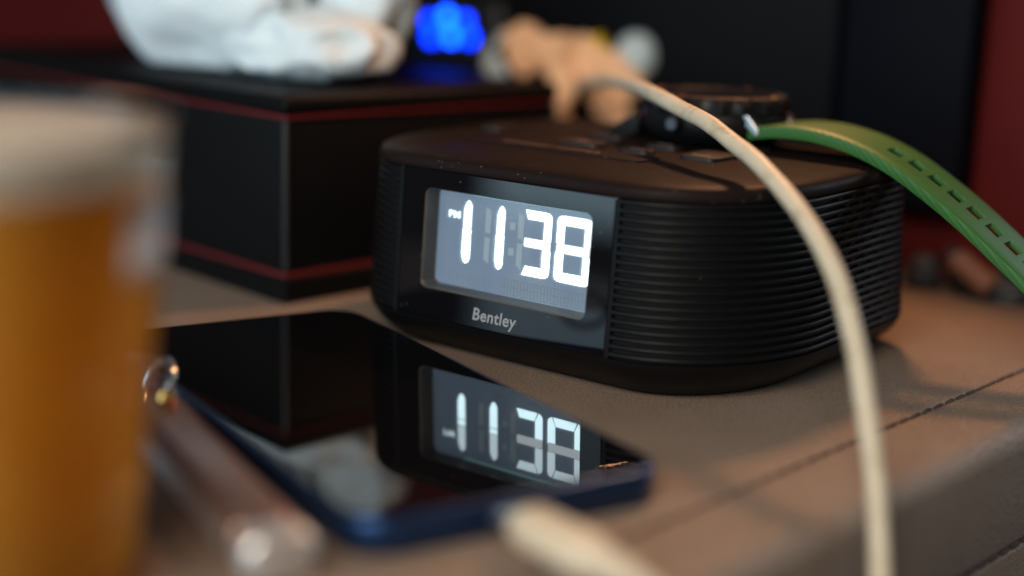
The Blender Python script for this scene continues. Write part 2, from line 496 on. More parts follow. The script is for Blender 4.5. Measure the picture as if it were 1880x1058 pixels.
# red wall at the back of the table
wv, wf = [], []
nx = 40
for i in range(nx + 1):
    for z in (-60, 0, 60, 120, 180, 236):
        x = -760 + 925 * i / nx
        wv.append((x, 214 + 0.6 * math.sin(x * .05), z))
for i in range(nx):
    for j in range(5):
        a = i * 6 + j
        wf.append((a, a + 6, a + 7, a + 1))
wall = mesh_obj('wall', wv, wf, 'wall_red')
sol = wall.modifiers.new('thickness', 'SOLIDIFY'); sol.thickness = 0.02; sol.offset = 1
wall['kind'] = 'structure'; wall['label'] = 'dark red padded wall behind the table'

# dark flat panel on the wall
t = root('wall_panel', (-120, 205, 27), 'large dark flat panel hanging on the red wall behind the clock', 'panel')
box('panel_face', (-150, 203.5, 78), (362, 13, 102), 'panel_dark', t, bevel=1.5)
box('side_frame', (57.5, 203, 77.5), (47, 15, 104), 'panel_black', t, bevel=2)
box('bottom_rail', (-150, 203.2, 28.4), (360, 15, 3), 'panel_black', t, bevel=0.8)

# ================================================================== ALARM CLOCK
LEAN = math.tan(0.057)
PW, ZB, ZT = 69.67, 10.77, 51.07
XL, XR, Y0, Y1 = -32.4, 106.3, 0.0, 116.0
def footprint(h, ins=0.0, front=True, nq=18):
    k = LEAN * h + ins
    xl, xr, y0, y1 = XL + k, XR - k, Y0 + k, Y1 - k
    b = 48 - k; rr = max(4, 22 - k * .6)
    pts = []
    a = xr - PW
    pts.append((PW, y0))
    for i in range(1, nq + 1):
        t_ = math.pi / 2 * i / nq
        pts.append((PW + a * math.sin(t_), 48 - b * math.cos(t_)))
    for i in range(1, 13):
        pts.append((xr, 48 + (y1 - rr - 48) * i / 12))
    for i in range(1, 9):
        t_ = math.pi / 2 * i / 8
        pts.append((xr - rr + rr * math.cos(t_), y1 - rr + rr * math.sin(t_)))
    for i in range(1, 9):
        pts.append((xr - rr + (xl + rr - xr + rr) * i / 8, y1))
    for i in range(1, 9):
        t_ = math.pi / 2 * i / 8
        pts.append((xl + rr - rr * math.sin(t_), y1 - rr + rr * math.cos(t_)))
    for i in range(1, 9):
        pts.append((xl, y1 - rr + (48 - y1 + rr) * i / 8))
    a2 = -xl
    for i in range(1, nq + 1):
        t_ = math.pi / 2 * i / nq
        pts.append((-a2 * math.cos(t_), 48 - b * math.sin(t_)))
    if front:
        for i in range(1, 10):
            pts.append((PW * i / 10, y0))
    return [(x, y, h) for x, y in pts]

ck = root('alarm_clock', (35, 55, 0), 'black ribbed bedside alarm clock with lit display reading 11 38', 'alarm clock')
# base that curves under the body
bl = []
for h, ins in ((1.2, 11), (1.2, 9.5), (2.2, 8.2), (4.0, 5.6), (6.2, 3.0), (8.4, 1.2), (10.1, 0.35), (10.6, 0.25), (10.75, 1.2)):
    bl.append(footprint(h, ins))
o = rings('base', bl, 'clock_body', ck, True, True, True, 45)
for fx, fy in ((5, 22), (68, 22), (5, 98), (72, 98)):
    lathe('foot', [(4.5, 0.0), (4.8, .3), (4.8, 1.4)], 'black_plastic', ck, (fx, fy, 0), n=20)
# inner wall behind the ribs
rings('inner_wall', [footprint(10.75, 1.35, False), footprint(51.1, 1.35, False)], 'clock_core', ck, False)
# horizontal ribs, each its own piece
NR = 19; pitch = (ZT - ZB) / NR
for i in range(NR):
    h = ZB + pitch * (i + .5)
    cs = [(1.35, -0.82), (0.42, -0.66), (0.12, -0.38), (0.0, 0.0), (0.12, 0.38), (0.42, 0.66), (1.35, 0.82)]
    lo = [footprint(h + dh, ins, False, 22) for ins, dh in cs]
    rings('rib', lo, 'clock_body', ck, False, ang=60)
# short staggered bridges that divide the slots on the right flank
bv, bf = [], []
for i in range(1, NR):
    h = ZB + pitch * i
    for j in range(6):
        y = 57 + j * 8.4 + (4.2 if i % 2 else 0)
        if y > 92: continue
        x = XR - LEAN * h - 0.75
        v_, f_ = box_vf((x, y, h), (1.2, 1.5, 1.3))
        bf += [tuple(q + len(bv) for q in ff) for ff in f_]; bv += v_
o = mesh_obj('slot_bridges', bv, bf, 'clock_body', ck, smooth=False); o['kind'] = 'stuff'
# vertical end posts next to the front panel
for x in (-0.55, PW + 0.55):
    v_ = []
    for h in (ZB, ZT):
        y = LEAN * h
        v_ += [(x - .55, y + .05, h), (x + .55, y + .05, h), (x + .55, y + 2.6, h), (x - .55, y + 2.6, h)]
    mesh_obj('end_post', v_, [(0,1,5,4),(1,2,6,5),(2,3,7,6),(3,0,4,7),(0,3,2,1),(4,5,6,7)], 'clock_body', ck, smooth=False)
# top cap
cl = []
for h, ins in ((51.1, 1.35), (51.15, 0.05), (51.5, -0.12), (53.0, -0.05), (53.9, 0.35), (54.5, 1.2), (54.85, 3.0), (55.1, 7.0), (55.3, 14), (55.4, 24)):
    cl.append(footprint(h, ins))
rings('top_cap', cl, 'clock_top', ck, True, True, True, 60)
ZTOP = 55.15

def face(x, h, rec=0.0): return (x, LEAN * h + rec, h)
def rrect(x0, x1, z0, z1, r, n=6):
    p = []
    for cx, cz, a0 in ((x1 - r, z1 - r, 0), (x0 + r, z1 - r, 90), (x0 + r, z0 + r, 180), (x1 - r, z0 + r, 270)):
        for i in range(n + 1):
            a = R_(a0 + 90 * i / n); p.append((cx + r * math.cos(a), cz + r * math.sin(a)))
    return p
# glossy front panel with the display opening
SX0, SX1, SZ0, SZ1 = 8.1, 62.9, 18.9, 46.1
outer = rrect(0.15, PW - .15, ZB + .05, ZT - .05, 0.35)
inner = rrect(SX0, SX1, SZ0, SZ1, 2.2)
lo = [[face(x, z, 2.6) for x, z in outer], [face(x, z, 0.25) for x, z in outer],
      [face(x + (.25 if x < 30 else -.25), z + (.25 if z < 30 else -.25), 0.0) for x, z in outer],
      [face(x, z, 0.0) for x, z in inner]]
rings('front_panel', lo, 'panel_gloss', ck, True, ang=20)
lo = [[face(x, z, 0.0) for x, z in inner], [face(x, z, 0.3) for x, z in rrect(SX0 + .25, SX1 - .25, SZ0 + .25, SZ1 - .25, 2.0)],
      [face(x, z, 5.6) for x, z in rrect(SX0 + .5, SX1 - .5, SZ0 + .5, SZ1 - .5, 1.9)]]
rings('display_recess', lo, 'bezel', ck, True)
# lcd
scr = mesh_obj('screen', [face(SX0 - .5, SZ0 - .5, 5.5), face(SX1 + .5, SZ0 - .5, 5.5), face(SX1 + .5, SZ1 + .5, 5.5), face(SX0 - .5, SZ1 + .5, 5.5)], [(0, 1, 2, 3)], 'lcd', ck, smooth=False)
def seg(poly, material, name='segment', rec=5.25, th=0.1):
    n = len(poly)
    v_ = [face(x, h, rec) for x, h in poly] + [face(x, h, rec + th) for x, h in poly]
    f_ = [tuple(range(n)), tuple(range(2 * n - 1, n - 1, -1))] + [(i, (i + 1) % n, n + (i + 1) % n, n + i) for i in range(n)]
    return mesh_obj(name, v_, f_, material, scr, smooth=False)
# digits: hb bottom, ht top, hm middle
HB, HT = 26.1, 43.3; HM = (HB + HT) / 2; S = 2.45
def one(xc):
    w_ = 1.28
    seg([(xc - w_, HB + 2.4), (xc - w_*.55, HB + .7), (xc, HB + .1), (xc + w_*.6, HB + .5), (xc + w_, HB + 1.6), (xc + w_, HM - 1.0), (xc - w_, HM - 1.0)], 'seg_hi')
    seg([(xc - w_, HM - .75), (xc + w_, HM - .75), (xc + w_, HM + .75), (xc - w_, HM + .75)], 'seg_hi')
    seg([(xc - w_, HM + 1.0), (xc + w_, HM + 1.0), (xc + w_, HT - 1.4), (xc + w_*.5, HT - .4), (xc, HT - .1), (xc - w_*.6, HT - 1.0), (xc - w_, HT - 2.6)], 'seg_mid')
one(19.0); one(30.35)
def digit(x0, x1, left):
    xi0, xi1 = x0 + S, x1 - S
    c = 1.0
    # top, right upper, right lower, bottom, middle, left upper, left lower
    tl = x0 if not left else x0 + c + 0.75
    seg([(tl, HT), (x1 - c - .75, HT), (x1 - S - .25, HT - S), (xi0 + .25 if left else x0 + 1.0, HT - S)], 'seg_mid')
    seg([(x1 - c - .3, HT), (x1 - .3, HT - .6), (x1, HT - 1.4), (x1, HM + 1.0), (x1 - .4, HM + 1.4), (xi1, HM + 1.4), (xi1, HT - S)], 'seg_mid')
    seg([(x1 - .05, HM - 1.15), (x1 - .05, HM + .6), (x1 - .5, HM + 1.25), (x0 + .2, HM + 1.25), (x0 + (.1 if left else 0), HM - .7), (x0 + .5, HM - 1.15)], 'seg_lo')
    seg([(x1, HM - 1.3), (x1, HB + 1.4), (x1 - .3, HB + .6), (x1 - c - .3, HB), (xi1, HB + S), (xi1, HM - 1.3)], 'seg_hi')
    seg([(tl, HB), (x1 - c - .75, HB), (x1 - S - .25, HB + S), (xi0 + .25 if left else x0 + 1.0, HB + S)], 'seg_hi')
    if left:
        seg([(x0, HM + 1.4), (x0, HT - 1.4), (x0 + .3, HT - .6), (x0 + c + .3, HT), (xi0, HT - S), (xi0, HM + 1.4)], 'seg_mid')
        seg([(x0, HM - .9), (x0, HB + 1.4), (x0 + .3, HB + .6), (x0 + c + .3, HB), (xi0, HB + S), (xi0, HM - 1.3), (x0 + .6, HM - 1.3)], 'seg_hi')
    else:
        pass
digit(38.3, 47.0, False); digit(48.7, 59.9, True)
for h in (38.3, 31.5):
    seg([(33.4, h - .95), (35.2, h - .95), (35.2, h + .95), (33.4, h + .95)], 'lcd_ghost_lit', 'colon_dot')
# digit reflections painted as glowing bars beside the ones, and the unlit character row below
gx = []
def ghost(poly): gx.append(poly)
for x in (26.0, 37.0):
    ghost([(x - .9, HM + .6), (x + .9, HM + .6), (x + .9, HT - 2), (x - .9, HT - 1)])
    ghost([(x - .9, HB + 2), (x + .9, HB + 1), (x + .9, HM - .6), (x - .9, HM - .6)])
v_, f_ = [], []
for pl in gx:
    f_.append(tuple(range(len(v_), len(v_) + len(pl)))); v_ += [face(x, h, 5.38) for x, h in pl]
o = mesh_obj('digit_streaks', v_, f_, 'lcd_ghost_lit', scr, smooth=False)
v_, f_ = [], []
def gr(x0, x1, z0, z1):
    f_.append(tuple(range(len(v_), len(v_) + 4))); v_.extend([face(x0, z0, 5.4), face(x1, z0, 5.4), face(x1, z1, 5.4), face(x0, z1, 5.4)])
for c in range(9):
    x = 31.5 + 3.3 * c
    for a in (0, 1.15, 2.3): gr(x + a, x + a + .28, 19.9, 24.2)
    for z in (19.9, 22.0, 24.0): gr(x, x + 2.5, z, z + .24)
for c in range(7):
    x = 14 + 2.3 * c
    gr(x, x + 1.7, 22.2, 22.4); gr(x, x + .25, 21, 23.6)
o = mesh_obj('unlit_characters', v_, f_, 'lcd_ghost', scr, smooth=False); o['kind'] = 'stuff'
# PM
tv, tf = text_vf('PM', 2.6, 0.05)
mesh_obj('pm_indicator', [face(12.3 + x * 1.22, 38.0 + y, 5.25) for x, y, z in tv], tf, 'seg_mid', scr, smooth=False)
# light guide edge along the top of the lcd
seg([(20, 44.75), (60.5, 44.75), (61.0, 44.1), (61.6, 45.2), (60.5, 45.55), (20, 45.25)], 'lcd_strip', 'light_guide', 5.2)
# cover glass
ci = rrect(SX0 + .3, SX1 - .3, SZ0 + .3, SZ1 - .3, 2.0)
n = len(ci)
mesh_obj('cover_glass', [face(x, z, 0.9) for x, z in ci], [tuple(range(n))], 'screen_glass', ck, smooth=False)
# maker's name under the display
tv, tf = text_vf('Bentley', 4.55, 0.095, 0.0, 0.12)
xs = [q[0] for q in tv]; sx = 14.7 / (max(xs) - min(xs))
mesh_obj('lettering', [face(27.0 + (x - min(xs)) * sx, 13.05 + y * 1.02, -0.06) for x, y, z in tv], tf, 'print_grey', ck, smooth=False)
# controls on the top
def pill(name, cx, cy, lx, ly, rz, h0, h1, material, parent, r=None):
    r = r or min(lx, ly) / 2 * .98
    lo = []
    for ins, h in ((0, h0), (0, h1 - .3), (.15, h1 - .08), (.5, h1)):
        lp = []
        for x, y in rrect(-lx/2 + ins, lx/2 - ins, -ly/2 + ins, ly/2 - ins, max(.2, r - ins), 5):
            lp.append((cx + x * math.cos(rz) - y * math.sin(rz), cy + x * math.sin(rz) + y * math.cos(rz), h))
        lo.append(lp)
    return rings(name, lo, material, parent, True, False, True, 40)
for cx, cy, lx, ly in ((25, 51, 15, 8.5), (45.5, 48.5, 10, 6.5), (45, 63.5, 11, 6.5), (64, 56, 12, 15), (-14, 62, 9, 12), (64, 78, 11, 9), (20, 72, 13, 8)):
    pill('button', cx, cy, lx, ly, 0, 54.6, 56.5, 'button', ck, r=2.6)
# raised long bar in front of the buttons
pill('snooze_bar', 25.5, 37.2, 63, 12.5, 0.0, 54.6, 55.95, 'clock_top', ck, r=3.0)
def top_text(body, x0, y0, w_, size):
    tv, tf = text_vf(body, size, 0.02)
    xs = [q[0] for q in tv]; k = w_ / (max(xs) - min(xs))
    return mesh_obj('lettering', [(x0 + (x - min(xs)) * k, y0 + y, 56.0) for x, y, z in tv], tf, 'print_dim', ck, smooth=False)
top_text('SNOOZE / DIMMER', 8, 35.3, 33.5, 3.0)
# small printed marks on the buttons
for cx, cy, wd in ((25, 51, 5), (45.5, 48.5, 5), (45, 63.5, 5), (64, 52, 5.5)):
    v_, f_ = box_vf((cx, cy, 56.53), (wd, 1.0, .06)); mesh_obj('button_mark', v_, f_, 'print_dim', ck, smooth=False)

# ================================================================== TISSUE BOX
BY = -0.1373
be1 = Vector((math.cos(BY), math.sin(BY), 0)); be2 = Vector((-math.sin(BY), math.cos(BY), 0))
BC = Vector((-58.1, 14.0, 0))
BLEN, BDEP, BH = 236.0, 116.0, 63.8
def bx(a, b, z): return tuple(BC - be1 * a + be2 * b + Vector((0, 0, z)))
tb = root('tissue_box', bx(BLEN/2, BDEP/2, 0), 'black leather tissue box with thin red stripes around top and bottom', 'tissue box')
cen = BC - be1 * BLEN/2 + be2 * BDEP/2
box('body', (cen.x, cen.y, 31.0), (BLEN, BDEP, 61.4), 'box_leather', tb, BY, 0.8)
# lid plate with the slot
def boxring(inset, z): return [bx(a, b, z) for a, b in rrect(inset, BLEN - inset, inset, BDEP - inset, 1.0, 5)]
slot = [bx(BLEN/2 - 8 + x, BDEP/2 + y, 63.8) for x, y in rrect(-62, 62, -13, 13, 12.8, 5)]
slotb = [bx(BLEN/2 - 8 + x, BDEP/2 + y, 60.5) for x, y in rrect(-62, 62, -13, 13, 12.8, 5)]
rings('lid', [boxring(-.6, 58.6), boxring(-.9, 59.0), boxring(-.9, 63.0), boxring(-.2, 63.8), slot, slotb], 'box_leather', tb, True, ang=50)
rings('red_trim', [boxring(-.2, 57.0), boxring(-.7, 57.15), boxring(-.7, 58.15), boxring(-.2, 58.3)], 'red_trim', tb, True)
rings('red_trim', [boxring(-.2, 8.3), boxring(-.7, 8.45), boxring(-.7, 9.7), boxring(-.2, 9.85)], 'red_trim', tb, True)
rings('plinth', [boxring(-.3, 0.1), boxring(-.9, 0.4), boxring(-.9, 7.6), boxring(-.3, 8.0)], 'box_leather', tb, True, True)
for a, b in ((0, 0), (BLEN, 0), (0, BDEP), (BLEN, BDEP)):
    lathe('corner_seam', [(0.85, 10.6), (0.95, 11.2), (0.95, 55.8), (0.85, 56.4)], 'box_seam', tb, bx(a, b, 0), n=10)

# white tissue bunched out of the slot
def tissue():
    bm = bmesh.new()
    def lobe(c, rad, rz, seed, fold, flat):
        tmp = bmesh.new()
        bmesh.ops.create_icosphere(tmp, subdivisions=5, radius=1)
        rot = Matrix.Rotation(rz, 3, 'Z')
        for vt in tmp.verts:
            d = vt.co.copy()
            q = Vector((d.x * 1.3 + seed, d.y * 1.3 - seed, d.z * 0.75 + seed * 2))
            ridge = 1 - abs(noise.noise(q)) * 2.0
            ridge2 = 1 - abs(noise.noise(q * 2.3 + Vector((3, 7, 1)))) * 2.0
            wob = noise.noise(q * 0.8 + Vector((9, 2, 4)))
            k = 1 + fold * (0.6 * ridge + 0.14 * ridge2 - 0.33) + 0.20 * wob
            p = rot @ Vector((d.x * rad[0], d.y * rad[1], d.z * rad[2])) * k
            p = p + Vector(c)
            if p.z < flat: p.z = flat - 0.04 * (flat - p.z)
            vt.co = p * MM
        me = bpy.data.meshes.new('tmp'); tmp.to_mesh(me); tmp.free(); bm.from_mesh(me); bpy.data.meshes.remove(me)
    lobe((-150, 64, 97), (50, 26, 34), BY, 1.7, 0.34, 65.4)      # tall left bulk
    lobe((-96, 62, 75), (29, 22, 11.5), BY + .25, 5.2, 0.30, 64.6)  # low fold at the right front
    lobe((-98, 88, 95), (24, 16, 24), BY - .3, 8.4, 0.36, 65.0)     # right fold behind
    lobe((-132, 94, 108), (34, 14, 30), BY, 12.9, 0.40, 66.0)       # sheet standing at the back
    lobe((-124, 70, 66), (30, 10, 8), BY, 3.1, 0.2, 61.6)           # neck in the slot
    for fc in bm.faces: fc.smooth = True
    me = bpy.data.meshes.new('tissue'); bm.to_mesh(me); bm.free()
    me.materials.append(MAT['tissue'])
    o = bpy.data.objects.new('tissue', me); C.objects.link(o)
    tag(o, 'bunched white tissue paper pulled out of the black box', 'tissue')
tissue()

# ================================================================== PHONE
PYAW = -0.3494
pL = Vector((math.cos(PYAW), math.sin(PYAW), 0)); pWd = Vector((math.sin(PYAW), -math.cos(PYAW), 0))
PF = Vector((-20.83, 3.23, 0)); PLN, PWD = 150.5, 71.6
def ph(a, b, z): return tuple(PF + pL * a + pWd * b + Vector((0, 0, z)))
phn = root('smartphone', ph(PLN/2, PWD/2, 0), 'blue framed smartphone lying face up, its black glass mirroring the clock', 'smartphone')
def phring(ins, z, r=9.5): return [ph(a, b, z) for a, b in rrect(ins, PLN - ins, ins, PWD - ins, r - ins, 9)]
rings('frame', [phring(2.0, 0.4), phring(0.5, 0.6), phring(0.0, 1.2), phring(0.0, 6.7), phring(0.25, 7.35), phring(0.8, 7.6), phring(1.3, 7.62)], 'phone_frame', phn, True, True, False, 50)
rings('screen_glass', [phring(1.3, 7.4), phring(1.35, 7.7), phring(1.65, 7.8)], 'phone_glass', phn, True, False, True, 12)
v_, f_ = box_vf((0, 0, 0), (0.5, 9, 2.8));
mesh_obj('charging_port', [ph(PLN + x * .8, PWD/2 + y, 4.1 + z) for x, y, z in v_], f_, 'phone_port', phn, smooth=False)
for k in range(6):
    b = PWD/2 + 12 + 2.6 * k
    lathe('speaker_hole', [(0.75, -.02), (0.75, .08)], 'phone_port', phn, ph(PLN, b, 4.1), pL, 10)
    b = PWD/2 - 12 - 2.6 * k
    lathe('speaker_hole', [(0.75, -.02), (0.75, .08)], 'phone_port', phn, ph(PLN, b, 4.1), pL, 10)
for a, ln in ((96, 11), (112, 11), (128, 6)):
    v_, f_ = box_vf((0, 0, 0), (ln, .9, 2.6))
    bev(mesh_obj('side_button', [ph(PLN - a + x, PWD + .1 + y, 4.2 + z) for x, y, z in v_], f_, 'phone_frame', phn), 0.35)

# ================================================================== SLIM ROSE CASE
ca = Vector((11.0, -81.0, 0)); cd = Vector((math.cos(-0.43), math.sin(-0.43), 0)); cn = Vector((-cd.y, cd.x, 0))
sc_ = root('slim_case', tuple(ca + cd * 48), 'slim rose brown metal case with silver cap beside the phone', 'case')
def capsule(name, a0, a1, wd, ht, material, z0=0.3, end=2.0):
    lo = []
    for a, s in ((a0, .80), (a0 + end * .35, .93), (a0 + end, 1), (a1 - end, 1), (a1 - end * .35, .93), (a1, .80)):
        lp = []
        for x, z in rrect(-wd/2 * s, wd/2 * s, -ht/2 * s, ht/2 * s, min(ht, wd) * .36 * s, 6):
            lp.append(tuple(ca + cd * a + cn * (x - 11) + Vector((0, 0, z0 + ht/2 + z))))
        lo.append(lp)
    return rings(name, lo, material, sc_, True, True, True, 40)
capsule('body', 10, 86, 13.5, 9, 'rose_metal')
capsule('end_cap', 86.3, 95, 13.8, 9.3, 'satin_silver', 0.15)
capsule('collar', 4.5, 9.7, 11, 8, 'dark_steel')
def cp_(a, x, z): return tuple(ca + cd * a + cn * (x - 11) + Vector((0, 0, z)))
highlight_strip = mesh_obj('side_highlight', [cp_(12, -6.95, 2.8), cp_(82, -6.95, 2.8), cp_(82, -6.95, 6.6), cp_(12, -6.95, 6.6), cp_(12, -6.6, 2.4), cp_(82, -6.6, 2.4), cp_(82, -6.6, 7.0), cp_(12, -6.6, 7.0)],
         [(0,1,2,3),(4,5,1,0),(5,6,2,1),(6,7,3,2),(7,4,0,3)], 'satin_silver', sc_, smooth=False)  # pale silver strip in place of the highlight along the side bevel
lathe('glint_bead', [(0.3, -2.2), (1.6, -1.6), (2.2, 0), (1.6, 1.6), (0.3, 2.2)], 'gold', sc_, cp_(13, 1.5, 10.6), n=16)  # shiny bead put in for a gold glint on the case
# ring at the end of the case
rp = []
for k in range(25):
    a = 2 * math.pi * k / 24
    rp.append(cp_(-4 + 7.5 * math.cos(a), 4.0 + 2.5 * math.sin(a), 8.2 + 5.5 * math.sin(a)))
tube('ring', rp, 1.1, 'silver', sc_, 8, 2)

# ================================================================== GLASS OF BEER
GA = Vector((54.0, -168.3, 0))
bg_ = root('beer_glass', tuple(GA), 'glass of amber beer with a pale foam head in the foreground', 'beer glass')
def gr_(z): return 29.4 + (36.6 - 29.4) * z / 82.0
lathe('glass', [(3, .1), (gr_(0) - 1, .1), (gr_(0), .8), (gr_(3), 3), (gr_(30), 30), (gr_(60), 60), (gr_(81), 81), (gr_(81) - .6, 82.0), (gr_(81) - 1.4, 81.4), (gr_(79) - 1.5, 79.2)], 'drink_glass', bg_, tuple(GA), n=64, cap0=False, cap1=False)
lathe('beer', [(2, 5.0), (gr_(7) - 5.2, 5.2), (gr_(9) - 0.5, 8.0), (gr_(40) - 0.35, 40), (gr_(72) - 0.35, 72.1), (2, 72.2)], 'beer', bg_, tuple(GA), n=64)
lathe('foam', [(2, 72.3), (gr_(72) - 0.4, 72.4), (gr_(78) - 0.5, 77.6), (gr_(79) - 2.6, 79.4), (20, 80.0), (2, 80.3)], 'foam', bg_, tuple(GA), n=64)
def gpatch(name, a0, a1, z0, z1, material):
    v_, f_ = [], []
    n = 10
    for i in range(n + 1):
        a = R_(a0 + (a1 - a0) * i / n)
        for z in (z0, z1):
            r = gr_(z) + 0.12
            v_.append((GA.x + r * math.cos(a), GA.y + r * math.sin(a), z))
    for i in range(n): f_.append((2*i, 2*i+2, 2*i+3, 2*i+1))
    return mesh_obj(name, v_, f_, material, bg_)
gpatch('printed_band', 18, 48, 64.2, 69.0, 'label_grey')
gpatch('printed_band', 18, 48, 59.2, 63.8, 'label_white')
gpatch('printed_band', 18, 48, 57.0, 58.9, 'label_grey')

# ================================================================== CHARGING CABLE
cb = root('charging_cable', (112, -90, 0), 'grubby cream charging cable arching over the clock and hanging past the table edge', 'cable')
path = [(-104, 201, 8), (-98, 201, 28), (-83.4, 189.7, 48.4), (-64.8, 174.2, 57.8), (-28.7, 139.6, 65.4), (9.2, 96.1, 69.5), (42.4, 60.0, 71.0), (59.5, 46.9, 69.5), (74.1, 36.7, 67.1), (86.4, 29.7, 64.0), (99.4, 20.5, 60.2), (116.5, 8.2, 52.4), (130.5, -2.0, 42.8), (139.8, -9.8, 31.2), (146.4, -16.1, 18.3),
        (153.4, -21.9, 3.5), (158.7, -28.4, -11.7), (162.7, -34.1, -25.1), (166, -50, -38), (168, -75, -40), (166, -95, -28), (160, -102, -12), (154.5, -101.5, 1), (148, -100, 6.2), (140, -98, 6.4)]
path = [tuple(Vector(p) + noise.noise_vector(Vector(p) * 0.05) * 0.9) for p in path]
tube('cord', path, lambda t_: 2.25 * (1 + 0.035 * noise.noise(Vector((t_ * 60, 0, 3)))), 'cream_rubber', cb, 18, 8)
pd = Vector((-0.965, 0.262, 0))
lathe('strain_relief', [(2.35, 0), (3.0, .6), (3.3, 8), (3.6, 10)], 'cream_rubber', cb, (144, -98.8, 6.3), pd, 20)
plo = []
pn = Vector((-pd.y, pd.x, 0))
for a, s in ((9, .75), (10, .92), (12.5, 1), (27, 1), (29, .93), (30, .78)):
    plo.append([tuple(Vector((144, -98.8, 6.3)) + pd * a + pn * x * s + Vector((0, 0, z * s))) for x, z in rrect(-5.0, 5.0, -3.7, 3.7, 3.5, 6)])
rings('plug', plo, 'cream_rubber', cb, True, True, True, 40)
plo = []
for a in (29.5, 35.0, 35.6):
    s = 1 if a < 35.2 else .8
    plo.append([tuple(Vector((144, -98.8, 6.3)) + pd * a + pn * x * s + Vector((0, 0, z * s))) for x, z in rrect(-4, 4, -1.2, 1.2, 1.1, 5)])
rings('plug_tip', plo, 'silver', cb, True, True, True, 40)

# ================================================================== WATCH
wt = root('wristwatch', (46, 89, 55.4), 'black wristwatch with green rubber strap lying on the clock', 'wristwatch')
WC = (46.0, 89.0, 55.45)
lathe('case', [(14, 0), (17, .4), (20.5, 3.2), (21.5, 5.5), (21.5, 8.5), (20.5, 10.2)], 'watch_black', wt, WC, n=64)
nb = 72
lo = []
for r, h, tooth in ((20.6, 10.0, 0), (21.4, 10.3, .5), (21.4, 13.0, .5), (20.4, 14.4, .2), (17.6, 14.9, 0), (17.0, 14.2, 0)):
    lo.append([(WC[0] + (r + tooth * (1 if k % 4 < 2 else -1)) * math.cos(2*math.pi*k/nb), WC[1] + (r + tooth * (1 if k % 4 < 2 else -1)) * math.sin(2*math.pi*k/nb), WC[2] + h) for k in range(nb)])
rings('bezel', lo, 'watch_black', wt, True, False, False, 30)
lathe('crystal', [(17.2, 14.1), (16, 14.6), (6, 14.9)], 'watch_glass', wt, WC, n=48, cap0=False)
for k in range(12):
    a = 2 * math.pi * k / 12
    c = (WC[0] + 19 * math.cos(a), WC[1] + 19 * math.sin(a), WC[2] + 14.75)
    box('bezel_mark', c, (2.2, .7, .35), 'copper_mark' if k % 3 == 0 else 'dark_steel', wt, a)
for a in (-60, -90, 120):
    ax = Vector((math.cos(R_(a)), math.sin(R_(a)), 0))
    lathe('pusher', [(2.0, 21), (2.2, 21.2), (2.2, 24.2), (1.7, 24.8)], 'dark_steel', wt, (WC[0], WC[1], WC[2] + 7), ax, 16)
# steel lugs that hold the strap
for y in (78.0, 99.0):
    lp = [(55.5, 66.0, 5.5), (60.0, 66.4, 4.8), (64.0, 64.2, 4.0), (67.6, 61.0, 2.8)]
    lo = []
    for x, z, hh in lp:
        lo.append([(x, y - 1.7, z - hh/2 - .5), (x, y + 1.7, z - hh/2 - .5), (x, y + 1.7, z + hh/2 - .5), (x, y - 1.7, z + hh/2 - .5)])
    bev(rings('lug', lo, 'lug_steel', wt, True, True, True, 30), .6)
lo = []
for x, z, hh in ((25.5, 59.5, 7), (21.0, 58.4, 5), (16.0, 56.9, 2.4)):
    lo.append([(x, 78.5, z - hh/2), (x, 99.5, z - hh/2), (x, 99.5, z + hh/2), (x, 78.5, z + hh/2)])
bev(rings('strap_stub', lo, 'watch_black', wt, True, True, True, 30), .8)
# green strap with a row of square holes
ctr = catmull([(64, 0, 62.3), (72, 0, 63.6), (80, 0, 63.9), (88, 0, 63.2), (97, 0, 61.2), (107, 0, 57.4), (118, 0, 51.3), (128, 0, 44.9), (137, 0, 38.4), (146, 0, 31.8), (155, 0, 24.8), (164, 0, 17.4)], 20)
arc = [0]
for a, b in zip(ctr, ctr[1:]): arc.append(arc[-1] + (b - a).length)
def at(s):
    for i in range(len(arc) - 1):
        if arc[i + 1] >= s:
            t_ = (s - arc[i]) / (arc[i + 1] - arc[i]); return ctr[i].lerp(ctr[i + 1], t_)
    return ctr[-1]
hol = [41.0 + 6.8 * k for k in range(12)]
hol = [h for h in hol if h + 4 < arc[-1] - 8]
stn = {0.0, arc[-1]}
for k in range(60): stn.add(arc[-1] * k / 59)
for h in hol:
    for q in (-2.3, 2.3): stn.add(h + q)
stn = sorted(stn)
flt = [stn[0]]
for s in stn[1:]:
    if s - flt[-1] > 0.3 or any(abs(s - h - q) < 1e-6 for h in hol for q in (-2.3, 2.3)): flt.append(s)
stn = flt
ys = [-11.6, -11.6, -11.0, -7, -4.6, -2.8, 2.8, 4.6, 7, 11.0, 11.6, 11.6]
yc = 87.6
def wid(s):
    k = 1.0
    if s > arc[-1] - 9: k = math.sqrt(max(0.05, 1 - ((s - arc[-1] + 9) / 9.3) ** 2))
    return k
v_, f_ = [], []
for s in stn:
    p = at(s)
    for j, y in enumerate(ys):
        drop = 3.4 if j in (0, len(ys) - 1) else 0.5 if j in (1, len(ys) - 2) else 0.0
        v_.append((p.x, yc + 0.6 + y * wid(s), p.z - drop))
nY = len(ys)
for i in range(len(stn) - 1):
    mid = (stn[i] + stn[i + 1]) / 2
    for j in range(nY - 1):
        if j == 5 and any(abs(mid - h) < 2.29 for h in hol): continue
        k = i * nY + j
        f_.append((k, k + nY, k + nY + 1, k + 1))
st = mesh_obj('strap', v_, f_, 'strap_green', wt)
so = st.modifiers.new('thickness', 'SOLIDIFY'); so.thickness = 0.0013; so.offset = -1
zs = sum(p.normal.z for p in st.data.polygons)
if zs < 0:
    st.data.flip_normals()
bev(st, 0.25, 2, 50)

